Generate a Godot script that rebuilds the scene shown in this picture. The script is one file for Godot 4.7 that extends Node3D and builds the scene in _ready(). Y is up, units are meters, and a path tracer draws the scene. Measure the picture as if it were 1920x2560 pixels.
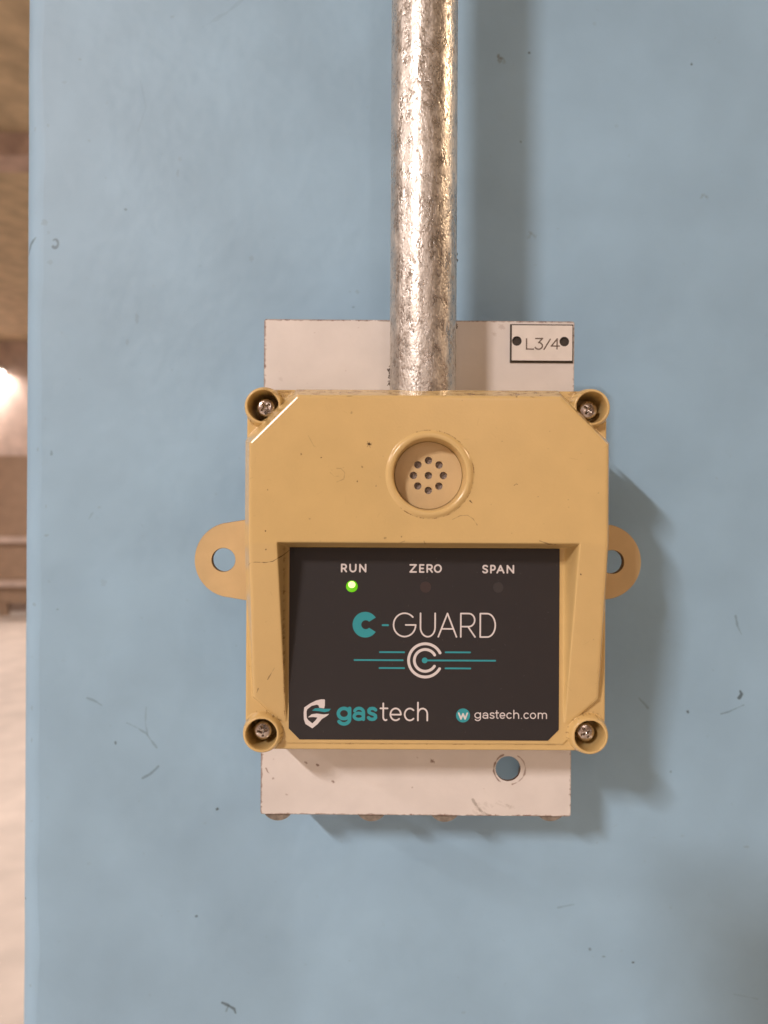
extends Node3D
# A gas detector on a plate that stands off a blue column in a hall. Lengths inside the builders are millimetres.

const MM := 0.001
const EYE_HEIGHT := 1500.0      # the camera's height above the floor, mm
const EYE_OUT := 343.0        # its distance from the wall, mm
const LIFT := -16.0
const BOX := Vector2(15.2, -20.8)   # middle of the detector, from the camera's axis
var rng := RandomNumberGenerator.new()


# ---------------------------------------------------------------- mesh helpers
class Maker:
	var v := PackedVector3Array()
	var n := PackedVector3Array()
	var uv := PackedVector2Array()
	var uv2 := PackedVector2Array()
	var idx := PackedInt32Array()

	func vert(p: Vector3, nn: Vector3, t := Vector2.ZERO, t2 := Vector2.ZERO) -> int:
		v.append(p * 0.001)
		n.append(nn.normalized())
		uv.append(t)
		uv2.append(t2)
		return v.size() - 1

	func face(a: int, b: int, c: int) -> void:
		var g := (v[b] - v[a]).cross(v[c] - v[a])
		if g.dot(n[a] + n[b] + n[c]) > 0.0:
			idx.append_array(PackedInt32Array([a, c, b]))
		else:
			idx.append_array(PackedInt32Array([a, b, c]))

	func four(a: int, b: int, c: int, d: int) -> void:
		face(a, b, c)
		face(a, c, d)

	func flat(pts: Array, nn: Vector3, t := [], t2 := []) -> void:
		var ids := []
		for i in pts.size():
			ids.append(vert(pts[i], nn, t[i] if t else Vector2.ZERO, t2[i] if t2 else Vector2.ZERO))
		for i in range(1, ids.size() - 1):
			face(ids[0], ids[i], ids[i + 1])

	func into(mesh: ArrayMesh, mat: Material) -> ArrayMesh:
		var a := []
		a.resize(Mesh.ARRAY_MAX)
		a[Mesh.ARRAY_VERTEX] = v
		a[Mesh.ARRAY_NORMAL] = n
		a[Mesh.ARRAY_TEX_UV] = uv
		a[Mesh.ARRAY_TEX_UV2] = uv2
		a[Mesh.ARRAY_INDEX] = idx
		mesh.add_surface_from_arrays(Mesh.PRIMITIVE_TRIANGLES, a)
		mesh.surface_set_material(mesh.get_surface_count() - 1, mat)
		return mesh

	func box(lo: Vector3, hi: Vector3) -> void:
		for axis in 3:
			for s in [0, 1]:
				var nn := Vector3.ZERO
				nn[axis] = s * 2 - 1
				var pts := []
				for k in [[0, 0], [1, 0], [1, 1], [0, 1]]:
					var p := Vector3.ZERO
					p[axis] = hi[axis] if s else lo[axis]
					p[(axis + 1) % 3] = hi[(axis + 1) % 3] if k[0] else lo[(axis + 1) % 3]
					p[(axis + 2) % 3] = hi[(axis + 2) % 3] if k[1] else lo[(axis + 2) % 3]
					pts.append(p)
				flat(pts, nn)

	# a round bar from a to b; rings at the ends are chamfered
	func rod(a: Vector3, b: Vector3, r: float, sides := 32, cap := true) -> void:
		var axis := (b - a).normalized()
		var x := axis.cross(Vector3.UP if absf(axis.y) < 0.9 else Vector3.RIGHT).normalized()
		var y := axis.cross(x)
		var first := v.size()
		for i in sides + 1:
			var w := TAU * i / sides
			var d := x * cos(w) + y * sin(w)
			vert(a + d * r, d, Vector2(float(i) / sides, 0))
			vert(b + d * r, d, Vector2(float(i) / sides, 1))
		for i in sides:
			four(first + 2 * i, first + 2 * i + 2, first + 2 * i + 3, first + 2 * i + 1)
		if cap:
			for s in [0, 1]:
				var pts := []
				for i in sides:
					var w := TAU * i / sides
					pts.append((b if s else a) + (x * cos(w) + y * sin(w)) * r)
				flat(pts, axis * (s * 2 - 1))


func part(called: String, mesh: Mesh, parent: Node) -> MeshInstance3D:
	var o := MeshInstance3D.new()
	o.name = called
	o.mesh = mesh
	parent.add_child(o, true)
	return o


func one(called: String, m: Maker, mat: Material, parent: Node) -> MeshInstance3D:
	return part(called, m.into(ArrayMesh.new(), mat), parent)


func thing(called: String, label: String, category: String, at := Vector3.ZERO, group := "") -> Node3D:
	var o := Node3D.new()
	o.name = called
	add_child(o, true)
	o.position = at * MM
	o.set_meta("label", label)
	o.set_meta("category", category)
	if group:
		o.set_meta("group", group)
	return o


func structure(called: String, m: Maker, mat: Material, label: String) -> MeshInstance3D:
	var o := one(called, m, mat, self)
	o.set_meta("kind", "structure")
	o.set_meta("label", label)
	return o


# a sheet of that outline and thickness, with round holes, its front at z = top; a second material for its cut edges
func sheet(outline: PackedVector2Array, holes: Array, bottom: float, top: float, mat: Material, edge: Material, lo := Vector2.ZERO, size := Vector2.ONE, bevel := 0.25) -> ArrayMesh:
	var front := Maker.new()
	var side := Maker.new()
	var poly := outline.duplicate()
	if Geometry2D.is_polygon_clockwise(poly):
		poly.reverse()
	var rings := [poly.duplicate()]
	for h in holes:                     # [centre, radius]: a keyhole cut joins it to the outline
		var ring := PackedVector2Array()
		for i in 40:
			ring.append(h[0] + Vector2.from_angle(-TAU * i / 40.0) * h[1])
		rings.append(ring.duplicate())
		var best := INF
		var at := 0
		var from := 0
		for i in poly.size():
			for j in ring.size():
				if poly[i].distance_squared_to(ring[j]) < best:
					best = poly[i].distance_squared_to(ring[j])
					at = i
					from = j
		var cut := PackedVector2Array()
		for j in ring.size() + 1:
			cut.append(ring[(from + j) % ring.size()])
		var nudge := (poly[(at + 1) % poly.size()] - poly[at]).normalized() * 0.002
		cut[-1] += nudge
		cut.append(poly[at] + nudge)
		for j in range(cut.size() - 1, -1, -1):
			poly.insert(at + 1, cut[j])
	var tris := Geometry2D.triangulate_polygon(poly)
	for z in [[top, 1.0], [bottom, -1.0]]:
		for i in range(0, tris.size(), 3):
			var ids := []
			for k in 3:
				var p := poly[tris[i + k]]
				var t := Vector2((p.x - lo.x) / size.x, 1.0 - (p.y - lo.y) / size.y)
				ids.append(front.vert(Vector3(p.x, p.y, z[0]), Vector3(0, 0, z[1]), t, t))
			front.face(ids[0], ids[1], ids[2])
	for ring in rings:
		var count: int = ring.size()
		for i in count:
			var a: Vector2 = ring[i]
			var b: Vector2 = ring[(i + 1) % count]
			var out := Vector2(b.y - a.y, a.x - b.x).normalized()
			var nn := Vector3(out.x, out.y, 0)
			side.flat([Vector3(a.x, a.y, bottom), Vector3(b.x, b.y, bottom), Vector3(b.x, b.y, top), Vector3(a.x, a.y, top)], nn)
			if bevel > 0.0:
				var r := Vector3(out.x, out.y, 0) * bevel
				side.flat([Vector3(a.x, a.y, top - bevel) + r * 0.3, Vector3(b.x, b.y, top - bevel) + r * 0.3, Vector3(b.x, b.y, top + 0.01), Vector3(a.x, a.y, top + 0.01)], nn + Vector3(0, 0, 0.6))
	return side.into(front.into(ArrayMesh.new(), mat), edge)


func round_rect(lo: Vector2, hi: Vector2, r: float, steps := 8) -> PackedVector2Array:
	var out := PackedVector2Array()
	for c in [[hi.x - r, hi.y - r, 0], [lo.x + r, hi.y - r, 1], [lo.x + r, lo.y + r, 2], [hi.x - r, lo.y + r, 3]]:
		for i in steps + 1:
			out.append(Vector2(c[0], c[1]) + Vector2.from_angle((c[2] + float(i) / steps) * PI / 2) * r)
	return out


# ---------------------------------------------------------------- material helpers
func lin(r: float, g: float, b: float) -> Color:
	return Color(r, g, b).linear_to_srgb()


func noise(freq: float, octaves := 3, kind := FastNoiseLite.TYPE_SIMPLEX_SMOOTH, sd := 1) -> FastNoiseLite:
	var f := FastNoiseLite.new()
	f.noise_type = kind
	f.frequency = freq
	f.fractal_octaves = octaves
	f.seed = sd
	return f


func noise_map(freq: float, octaves: int, lo: Color, hi: Color, sd := 1, side := 512, stops := Vector2(0.0, 1.0)) -> NoiseTexture2D:
	var t := NoiseTexture2D.new()
	t.width = side
	t.height = side
	t.seamless = true
	t.noise = noise(freq, octaves, FastNoiseLite.TYPE_SIMPLEX_SMOOTH, sd)
	var g := Gradient.new()
	g.offsets = PackedFloat32Array([stops.x, stops.y])
	g.colors = PackedColorArray([lo, hi])
	t.color_ramp = g
	return t


func paint(color: Color, rough: float, metal := 0.0) -> StandardMaterial3D:
	var m := StandardMaterial3D.new()
	m.albedo_color = color
	m.roughness = rough
	m.metallic = metal
	return m


# fine colour mottling and relief that repeat every `tile` metres, laid in the object's own axes
func grained(m: StandardMaterial3D, tile: float, tint_lo: float, relief_cm: float, freq := 0.02, sd := 3, relief_freq := 0.06) -> StandardMaterial3D:
	m.uv1_triplanar = true
	m.uv1_scale = Vector3.ONE / tile
	m.albedo_texture = noise_map(freq, 4, Color(tint_lo, tint_lo, tint_lo), Color.WHITE, sd)
	if relief_cm > 0.0:
		m.heightmap_enabled = true
		m.heightmap_scale = relief_cm
		m.heightmap_texture = noise_map(relief_freq, 2, Color.BLACK, Color.WHITE, sd + 7)
	return m


func worn(m: StandardMaterial3D, marks: Image) -> StandardMaterial3D:
	m.detail_enabled = true
	m.detail_blend_mode = BaseMaterial3D.BLEND_MODE_MIX
	m.detail_uv_layer = BaseMaterial3D.DETAIL_UV_2
	m.detail_albedo = ImageTexture.create_from_image(marks)
	return m


# ---------------------------------------------------------------- drawing flat print and dirt
func dot_over(im: Image, x: int, y: int, c: Color, a: float) -> void:
	if a <= 0.003 or x < 0 or y < 0 or x >= im.get_width() or y >= im.get_height():
		return
	var p := im.get_pixel(x, y)
	var out := a + p.a * (1.0 - a)
	im.set_pixel(x, y, Color(lerpf(p.r, c.r, a / out), lerpf(p.g, c.g, a / out), lerpf(p.b, c.b, a / out), out))


func stroke(im: Image, pts: PackedVector2Array, w: float, c: Color, soft := 0.7, ragged: FastNoiseLite = null) -> void:
	var lo := pts[0]
	var hi := pts[0]
	for p in pts:
		lo = lo.min(p)
		hi = hi.max(p)
	var reach := w / 2 + soft + 1.0
	for y in range(int(lo.y - reach), int(hi.y + reach) + 2):
		for x in range(int(lo.x - reach), int(hi.x + reach) + 2):
			var q := Vector2(x + 0.5, y + 0.5)
			var d := INF
			for i in range(pts.size() - 1):
				d = minf(d, q.distance_squared_to(Geometry2D.get_closest_point_to_segment(q, pts[i], pts[i + 1])))
			d = sqrt(d)
			if ragged:
				d += ragged.get_noise_2d(x * 0.35, y * 0.35) * w * 0.8
			dot_over(im, x, y, c, c.a * clampf((w / 2 - d) / soft + 0.5, 0.0, 1.0))


func blob(im: Image, at: Vector2, rx: float, ry: float, turn: float, c: Color, ragged: FastNoiseLite, rough := 0.7) -> void:
	var r := maxf(rx, ry) * 1.7 + 2
	for y in range(int(at.y - r), int(at.y + r) + 1):
		for x in range(int(at.x - r), int(at.x + r) + 1):
			var q := (Vector2(x + 0.5, y + 0.5) - at).rotated(-turn)
			var d := Vector2(q.x / rx, q.y / ry).length() + ragged.get_noise_2d(x * 2.0, y * 2.0) * rough
			dot_over(im, x, y, c, c.a * clampf((1.0 - d) * minf(rx, ry) * 0.8 + 0.3, 0.0, 1.0))


func fill(im: Image, poly: PackedVector2Array, c: Color) -> void:
	var lo := poly[0]
	var hi := poly[0]
	for p in poly:
		lo = lo.min(p)
		hi = hi.max(p)
	for y in range(int(lo.y) - 1, int(hi.y) + 2):
		for x in range(int(lo.x) - 1, int(hi.x) + 2):
			var hits := 0
			for k in 4:
				if Geometry2D.is_point_in_polygon(Vector2(x + 0.25 + 0.5 * (k % 2), y + 0.25 + 0.5 * (k / 2)), poly):
					hits += 1
			dot_over(im, x, y, c, hits / 4.0)


func arc(cx: float, cy: float, rx: float, ry: float, a0: float, a1: float, steps := 16) -> PackedVector2Array:
	var out := PackedVector2Array()
	for i in steps + 1:
		var a := deg_to_rad(lerpf(a0, a1, float(i) / steps))
		out.append(Vector2(cx + rx * cos(a), cy + ry * sin(a)))
	return out


func pv(a: Array) -> PackedVector2Array:
	var out := PackedVector2Array()
	for i in range(0, a.size(), 2):
		out.append(Vector2(a[i], a[i + 1]))
	return out


# strokes of a letter; capitals and lower case bodies fill the unit square, y down
func letter(ch: String) -> Array:
	match ch:
		"R": return [pv([0, 1, 0, 0, 0.55, 0]) + arc(0.55, 0.28, 0.42, 0.28, -90, 90) + pv([0, 0.56]), pv([0.5, 0.56, 1, 1])]
		"P": return [pv([0, 1, 0, 0, 0.55, 0]) + arc(0.55, 0.3, 0.45, 0.3, -90, 90) + pv([0, 0.6])]
		"U": return [pv([0, 0]) + arc(0.5, 0.6, 0.5, 0.4, 180, 0) + pv([1, 0])]
		"N": return [pv([0, 1, 0, 0, 1, 1, 1, 0])]
		"Z": return [pv([0, 0, 1, 0, 0, 1, 1, 1])]
		"E": return [pv([1, 0, 0, 0, 0, 1, 1, 1]), pv([0, 0.5, 0.88, 0.5])]
		"O", "o": return [arc(0.5, 0.5, 0.5, 0.5, 0, 360, 28)]
		"S", "s": return [pv([0.95, 0.13, 0.75, 0.02, 0.5, 0, 0.22, 0.03, 0.06, 0.16, 0.08, 0.34, 0.3, 0.45, 0.7, 0.54, 0.93, 0.66, 0.96, 0.84, 0.78, 0.97, 0.5, 1, 0.22, 0.97, 0.02, 0.85])]
		"A": return [pv([0, 1, 0.5, 0, 1, 1]), pv([0.19, 0.66, 0.81, 0.66])]
		"G": return [arc(0.5, 0.5, 0.5, 0.5, -42, -360, 28) + pv([0.55, 0.5])]
		"D": return [pv([0, 0, 0, 1, 0.42, 1]) + arc(0.46, 0.5, 0.54, 0.5, 90, -90) + pv([0, 0])]
		"C", "c": return [arc(0.55, 0.5, 0.55, 0.5, -45, -315, 24)]
		"L": return [pv([0, 0, 0, 1, 1, 1])]
		"g": return [arc(0.5, 0.48, 0.5, 0.48, 0, 360, 28), pv([1, 0]) + arc(0.5, 1.0, 0.5, 0.45, 0, 150)]
		"a": return [arc(0.5, 0.36, 0.46, 0.36, -160, 0) + pv([0.96, 1]), arc(0.48, 0.72, 0.48, 0.28, 0, 360, 24)]
		"t": return [pv([0.38, -0.42, 0.38, 0.72]) + arc(0.68, 0.72, 0.3, 0.28, 180, 60), pv([0, 0, 0.95, 0])]
		"e": return [pv([0.02, 0.52, 0.98, 0.52]) + arc(0.5, 0.5, 0.5, 0.5, 0, -312, 26)]
		"h": return [pv([0, -0.5, 0, 1]), arc(0.5, 0.45, 0.5, 0.45, 180, 360) + pv([1, 1])]
		"m": return [pv([0, 0, 0, 1]), arc(0.25, 0.35, 0.25, 0.35, 180, 360) + pv([0.5, 1]), arc(0.75, 0.35, 0.25, 0.35, 180, 360) + pv([1, 1])]
		"w": return [pv([0, 0, 0.26, 1, 0.5, 0.1, 0.74, 1, 1, 0])]
		"3": return [pv([0.08, 0, 0.95, 0, 0.48, 0.38]) + arc(0.45, 0.69, 0.5, 0.31, -90, 150)]
		"4": return [pv([0.72, 1, 0.72, 0, 0, 0.72, 1, 0.72])]
		"/": return [pv([0, 1, 1, 0])]
		".": return [pv([0.5, 1, 0.5, 0.97])]
	return []


func put_letter(im: Image, ch: String, x0: float, x1: float, y0: float, y1: float, w: float, c: Color) -> void:
	for s in letter(ch):
		var pts := PackedVector2Array()
		for p in s:
			pts.append(Vector2(lerpf(x0 + w / 2, x1 - w / 2, p.x), lerpf(y0 + w / 2, y1 - w / 2, p.y)))
		stroke(im, pts, w, c, 1.0)


func front_print() -> Image:
	var im := Image.create(1513, 1075, false, Image.FORMAT_RGBA8)
	im.fill(lin(0.016, 0.0145, 0.017))
	var white := lin(0.68, 0.66, 0.67)
	var teal := lin(0.024, 0.31, 0.37)
	var o := Vector2(57, 28)
	for w in [["RUN", 9.5, 118, 167, [345, 380, 392, 433, 447, 488]], ["ZERO", 9.5, 118, 167, [729, 771, 783, 813, 824, 861, 865, 911]], ["SPAN", 9.5, 120, 169, [1136, 1171, 1181, 1213, 1216, 1262, 1273, 1316]]]:
		for i in w[0].length():
			put_letter(im, w[0][i], w[4][2 * i] - o.x, w[4][2 * i + 1] - o.x, w[2] - o.y, w[3] - o.y, w[1], white)
	# C - GUARD
	fill(im, arc(483 - o.x, 459 - o.y, 71, 72, -34, -326, 40) + arc(486 - o.x, 459 - o.y, 25, 25, -318, -42, 24), teal)
	stroke(im, pv([581 - o.x, 461 - o.y, 610 - o.x, 461 - o.y]), 11, teal)
	var spans := [637, 770, 788, 879, 888, 999, 1014, 1103, 1123, 1216]
	for i in 5:
		put_letter(im, "GUARD"[i], spans[2 * i] - o.x, spans[2 * i + 1] - o.x, 389 - o.y, 529 - o.y, 9.0, white)
	# the target and its lines
	stroke(im, arc(820 - o.x, 657 - o.y, 93, 93, -27, -330, 48), 16, white)
	stroke(im, arc(820 - o.x, 657 - o.y, 61, 61, -30, -328, 40), 16, white)
	for l in [[424, 694, 657], [566, 702, 612], [564, 702, 701], [934, 1071, 611], [934, 1073, 701], [820, 1212, 657]]:
		stroke(im, pv([l[0] - o.x, l[2] - o.y, l[1] - o.x, l[2] - o.y]), 9.5, teal)
	stroke(im, pv([817 - o.x, 657 - o.y, 817.5 - o.x, 657 - o.y]), 32, teal)
	# shield
	var shield := pv([533, 152, 527, 146, 490, 145, 430, 160, 360, 195, 295, 240, 289, 300, 291, 375, 310, 430, 390, 480, 450, 432, 500, 372, 560, 335, 583, 312, 520, 319, 440, 309, 380, 318, 335, 355, 400, 350, 447, 356, 425, 388, 390, 422, 345, 388, 325, 360, 322, 290, 330, 262, 380, 222, 440, 208, 460, 215, 468, 243, 525, 250, 533, 215])
	var wave := pv([385, 276, 420, 249, 470, 246, 530, 254, 602, 254, 580, 282, 530, 294, 470, 283])
	for q in [[shield, white], [wave, teal]]:
		var poly := PackedVector2Array()
		for p in q[0]:
			poly.append(Vector2(p.x * 0.4865, 807.1 + p.y * 0.4865) - o)
		fill(im, poly, q[1])
	# gas tech
	var big := [["g", 325, 408, 20, teal], ["a", 414, 487, 18, teal], ["s", 494, 555, 19, teal], ["t", 566, 617, 9.5, white], ["e", 622, 690, 9.5, white], ["c", 702, 764, 9.5, white], ["h", 776, 838, 9.5, white]]
	for b in big:
		put_letter(im, b[0], b[1] - o.x, b[2] - o.x, (918 if b[4] == teal else 922) - o.y, 998 - o.y, b[3], b[4])
	# w gastech.com
	stroke(im, pv([1033 - o.x, 964 - o.y, 1033.5 - o.x, 964 - o.y]), 78, teal)
	put_letter(im, "w", 1005 - o.x, 1062 - o.x, 947 - o.y, 988 - o.y, 9.0, white)
	var small := ["g", 1097, 1134, "a", 1142, 1176, "s", 1182, 1211, "t", 1213, 1236, "e", 1238, 1271, "c", 1276, 1307, "h", 1315, 1348, ".", 1355, 1367, "c", 1372, 1403, "o", 1408, 1443, "m", 1452, 1504]
	for i in range(0, small.size(), 3):
		put_letter(im, small[i], small[i + 1] - o.x, small[i + 2] - o.x, 946 - o.y, 982 - o.y, 6.0, white)
	# lint and scuffs on the film
	for i in 90:
		var at := Vector2(rng.randf() * 1513, rng.randf() * 1075)
		var d := Vector2.from_angle(rng.randf() * TAU) * rng.randf_range(0.5, 9.0)
		stroke(im, PackedVector2Array([at, at + d]), rng.randf_range(1.2, 2.6), Color(lin(0.3, 0.28, 0.27), rng.randf_range(0.1, 0.4)))
	return im


# ---------------------------------------------------------------- the lid as a relief: height above the wall over each point
func ramp(s: float, f: float) -> float:
	return 0.0 if s < -f else s if s > f else (s + f) * (s + f) / (4.0 * f)


func soft_max(a: float, b: float, k: float) -> float:
	return 0.5 * (a + b + sqrt((a - b) * (a - b) + k * k))


func lid_height(x: float, y: float) -> float:
	var ax := absf(x)
	var bx := ax - 58.2
	var by := absf(y) - 58.2
	var rb := sqrt(bx * bx + by * by)
	# rounded square with the corner bosses standing a little out of it
	var qx := maxf(ax - 57.7, 0.0)
	var qy := maxf(absf(y) - 57.7, 0.0)
	var so := minf(sqrt(qx * qx + qy * qy) - 7.0 + minf(maxf(ax - 57.7, absf(y) - 57.7), 0.0), rb - 7.2)
	var h := 83.3
	var sp := maxf(maxf(ax - 53.3, -y - 62.2), maxf((ax - y - 111.6) * 0.7071, y - 10.0))
	h += 0.7 * clampf(0.5 - sp / 0.7, 0.0, 1.0)
	if rb < 9.0:
		h = soft_max(h, 87.2 - 5.0 * ramp(rb - 6.55, 0.5), 0.3)
		h = minf(h, 72.0 + 18.0 * ramp(rb - 4.6, 0.3))
	# raised panel, whose lower half is two cheeks that slope down
	var t := 97.0 - 0.198 * ramp(10.0 - y, 1.0)
	var s := maxf(maxf(ax - 61.3, y - 60.6), maxf((ax + y - 105.6) * 0.7071, maxf((ax - y - 106.6) * 0.7071, -y - 55.0)))
	t -= 0.27 * ramp(s + 0.95, 0.12) + 2.85 * ramp(s, 0.22)
	var rx := x - 0.3
	var ry := y - 33.7
	var rw := sqrt(rx * rx + ry * ry)
	if rw < 16.0:
		var e := (rw - 13.55) / 1.5
		if absf(e) < 1.0:
			t = soft_max(t, 96.2 + sqrt(1.0 - e * e) * 1.55, 0.25)
		if rw < 13.55:
			t = minf(t, 85.0 + 14.0 * ramp(rw - 11.55, 0.25))
	var sr := maxf(ax - 51.4, y - 10.1)
	if sr < 3.0:
		t = -soft_max(-t, -(83.95 + 7.0 * ramp(sr + 1.75, 0.4)), 0.9)
	if sp < 0.3 and sr < -1.9:
		t = 0.0
	h = maxf(h, t)
	if so > -0.8:
		var f := minf(so + 0.8, 0.8)
		h -= 0.8 - sqrt(maxf(0.64 - f * f, 0.0))
	if so > 0.0:
		h -= 45.0 * so
	return maxf(h, 60.0) + LIFT


func lid_mesh(mat: Material) -> ArrayMesh:
	var half := 65.75
	var cells := 526
	var step := 2.0 * half / cells
	var w := cells + 1
	var hs := PackedFloat32Array()
	hs.resize(w * w)
	for j in w:
		for i in w:
			hs[j * w + i] = lid_height(-half + i * step, -half + j * step)
	var m := Maker.new()
	m.v.resize(w * w)
	m.n.resize(w * w)
	m.uv.resize(w * w)
	m.uv2.resize(w * w)
	for j in w:
		for i in w:
			var k := j * w + i
			var dx := hs[j * w + mini(i + 1, cells)] - hs[j * w + maxi(i - 1, 0)]
			var dy := hs[mini(j + 1, cells) * w + i] - hs[maxi(j - 1, 0) * w + i]
			m.v[k] = Vector3(-half + i * step, -half + j * step, hs[k]) * MM
			m.n[k] = Vector3(-dx, -dy, 2.0 * step).normalized()
			var t := Vector2(float(i) / cells, 1.0 - float(j) / cells)
			m.uv[k] = t
			m.uv2[k] = t
	var idx := PackedInt32Array()
	for j in cells:
		for i in cells:
			var a := j * w + i
			if maxf(maxf(hs[a], hs[a + 1]), maxf(hs[a + w], hs[a + w + 1])) <= 60.01 + LIFT:
				continue
			if absf(hs[a] - hs[a + w + 1]) < absf(hs[a + 1] - hs[a + w]):
				idx.append_array(PackedInt32Array([a, a + w + 1, a + 1, a, a + w, a + w + 1]))
			else:
				idx.append_array(PackedInt32Array([a, a + w, a + 1, a + 1, a + w, a + w + 1]))
	m.idx = idx
	return m.into(ArrayMesh.new(), mat)


# a pan head with a cross recess, its top at z = 0
func screw_mesh(mat: Material) -> ArrayMesh:
	var m := Maker.new()
	var rings := 30
	var sides := 96
	var height := func(x: float, y: float) -> float:
		var r := sqrt(x * x + y * y)
		var z := 0.9 * sqrt(maxf(0.0, 1.0 - pow(r / 3.25, 2.6))) - 0.9
		var arm := minf(maxf(absf(x) - 0.42, absf(y) - 1.95), maxf(absf(y) - 0.42, absf(x) - 1.95))
		arm = minf(arm, (absf(x) + absf(y)) * 0.7071 - 0.95)
		z -= 1.5 * clampf(-arm / 0.28, 0.0, 1.0) * clampf(1.15 - r / 2.6, 0.0, 1.0)
		return z
	for k in rings + 1:
		for i in sides:
			var r := 3.2 * pow(float(k) / rings, 0.85)
			var a := TAU * i / sides
			var x := r * cos(a)
			var y := r * sin(a)
			var e := 0.06
			var nn := Vector3(height.call(x - e, y) - height.call(x + e, y), height.call(x, y - e) - height.call(x, y + e), 2 * e)
			m.vert(Vector3(x, y, height.call(x, y)), nn)
	for k in rings:
		for i in sides:
			m.four(k * sides + i, k * sides + (i + 1) % sides, (k + 1) * sides + (i + 1) % sides, (k + 1) * sides + i)
	m.rod(Vector3(0, 0, -6.5), Vector3(0, 0, -0.8), 3.2, 48, false)
	return m.into(ArrayMesh.new(), mat)


# ---------------------------------------------------------------- dirt, and some shade in the screw pockets: places measured on the photograph, turned into millimetres along the surface that lies z off the wall
func read_off(u: float, v: float, z: float) -> Vector2:
	return Vector2((u - 960.0), (1280.0 - v)) * (EYE_OUT - z) / 1920.0


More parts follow.
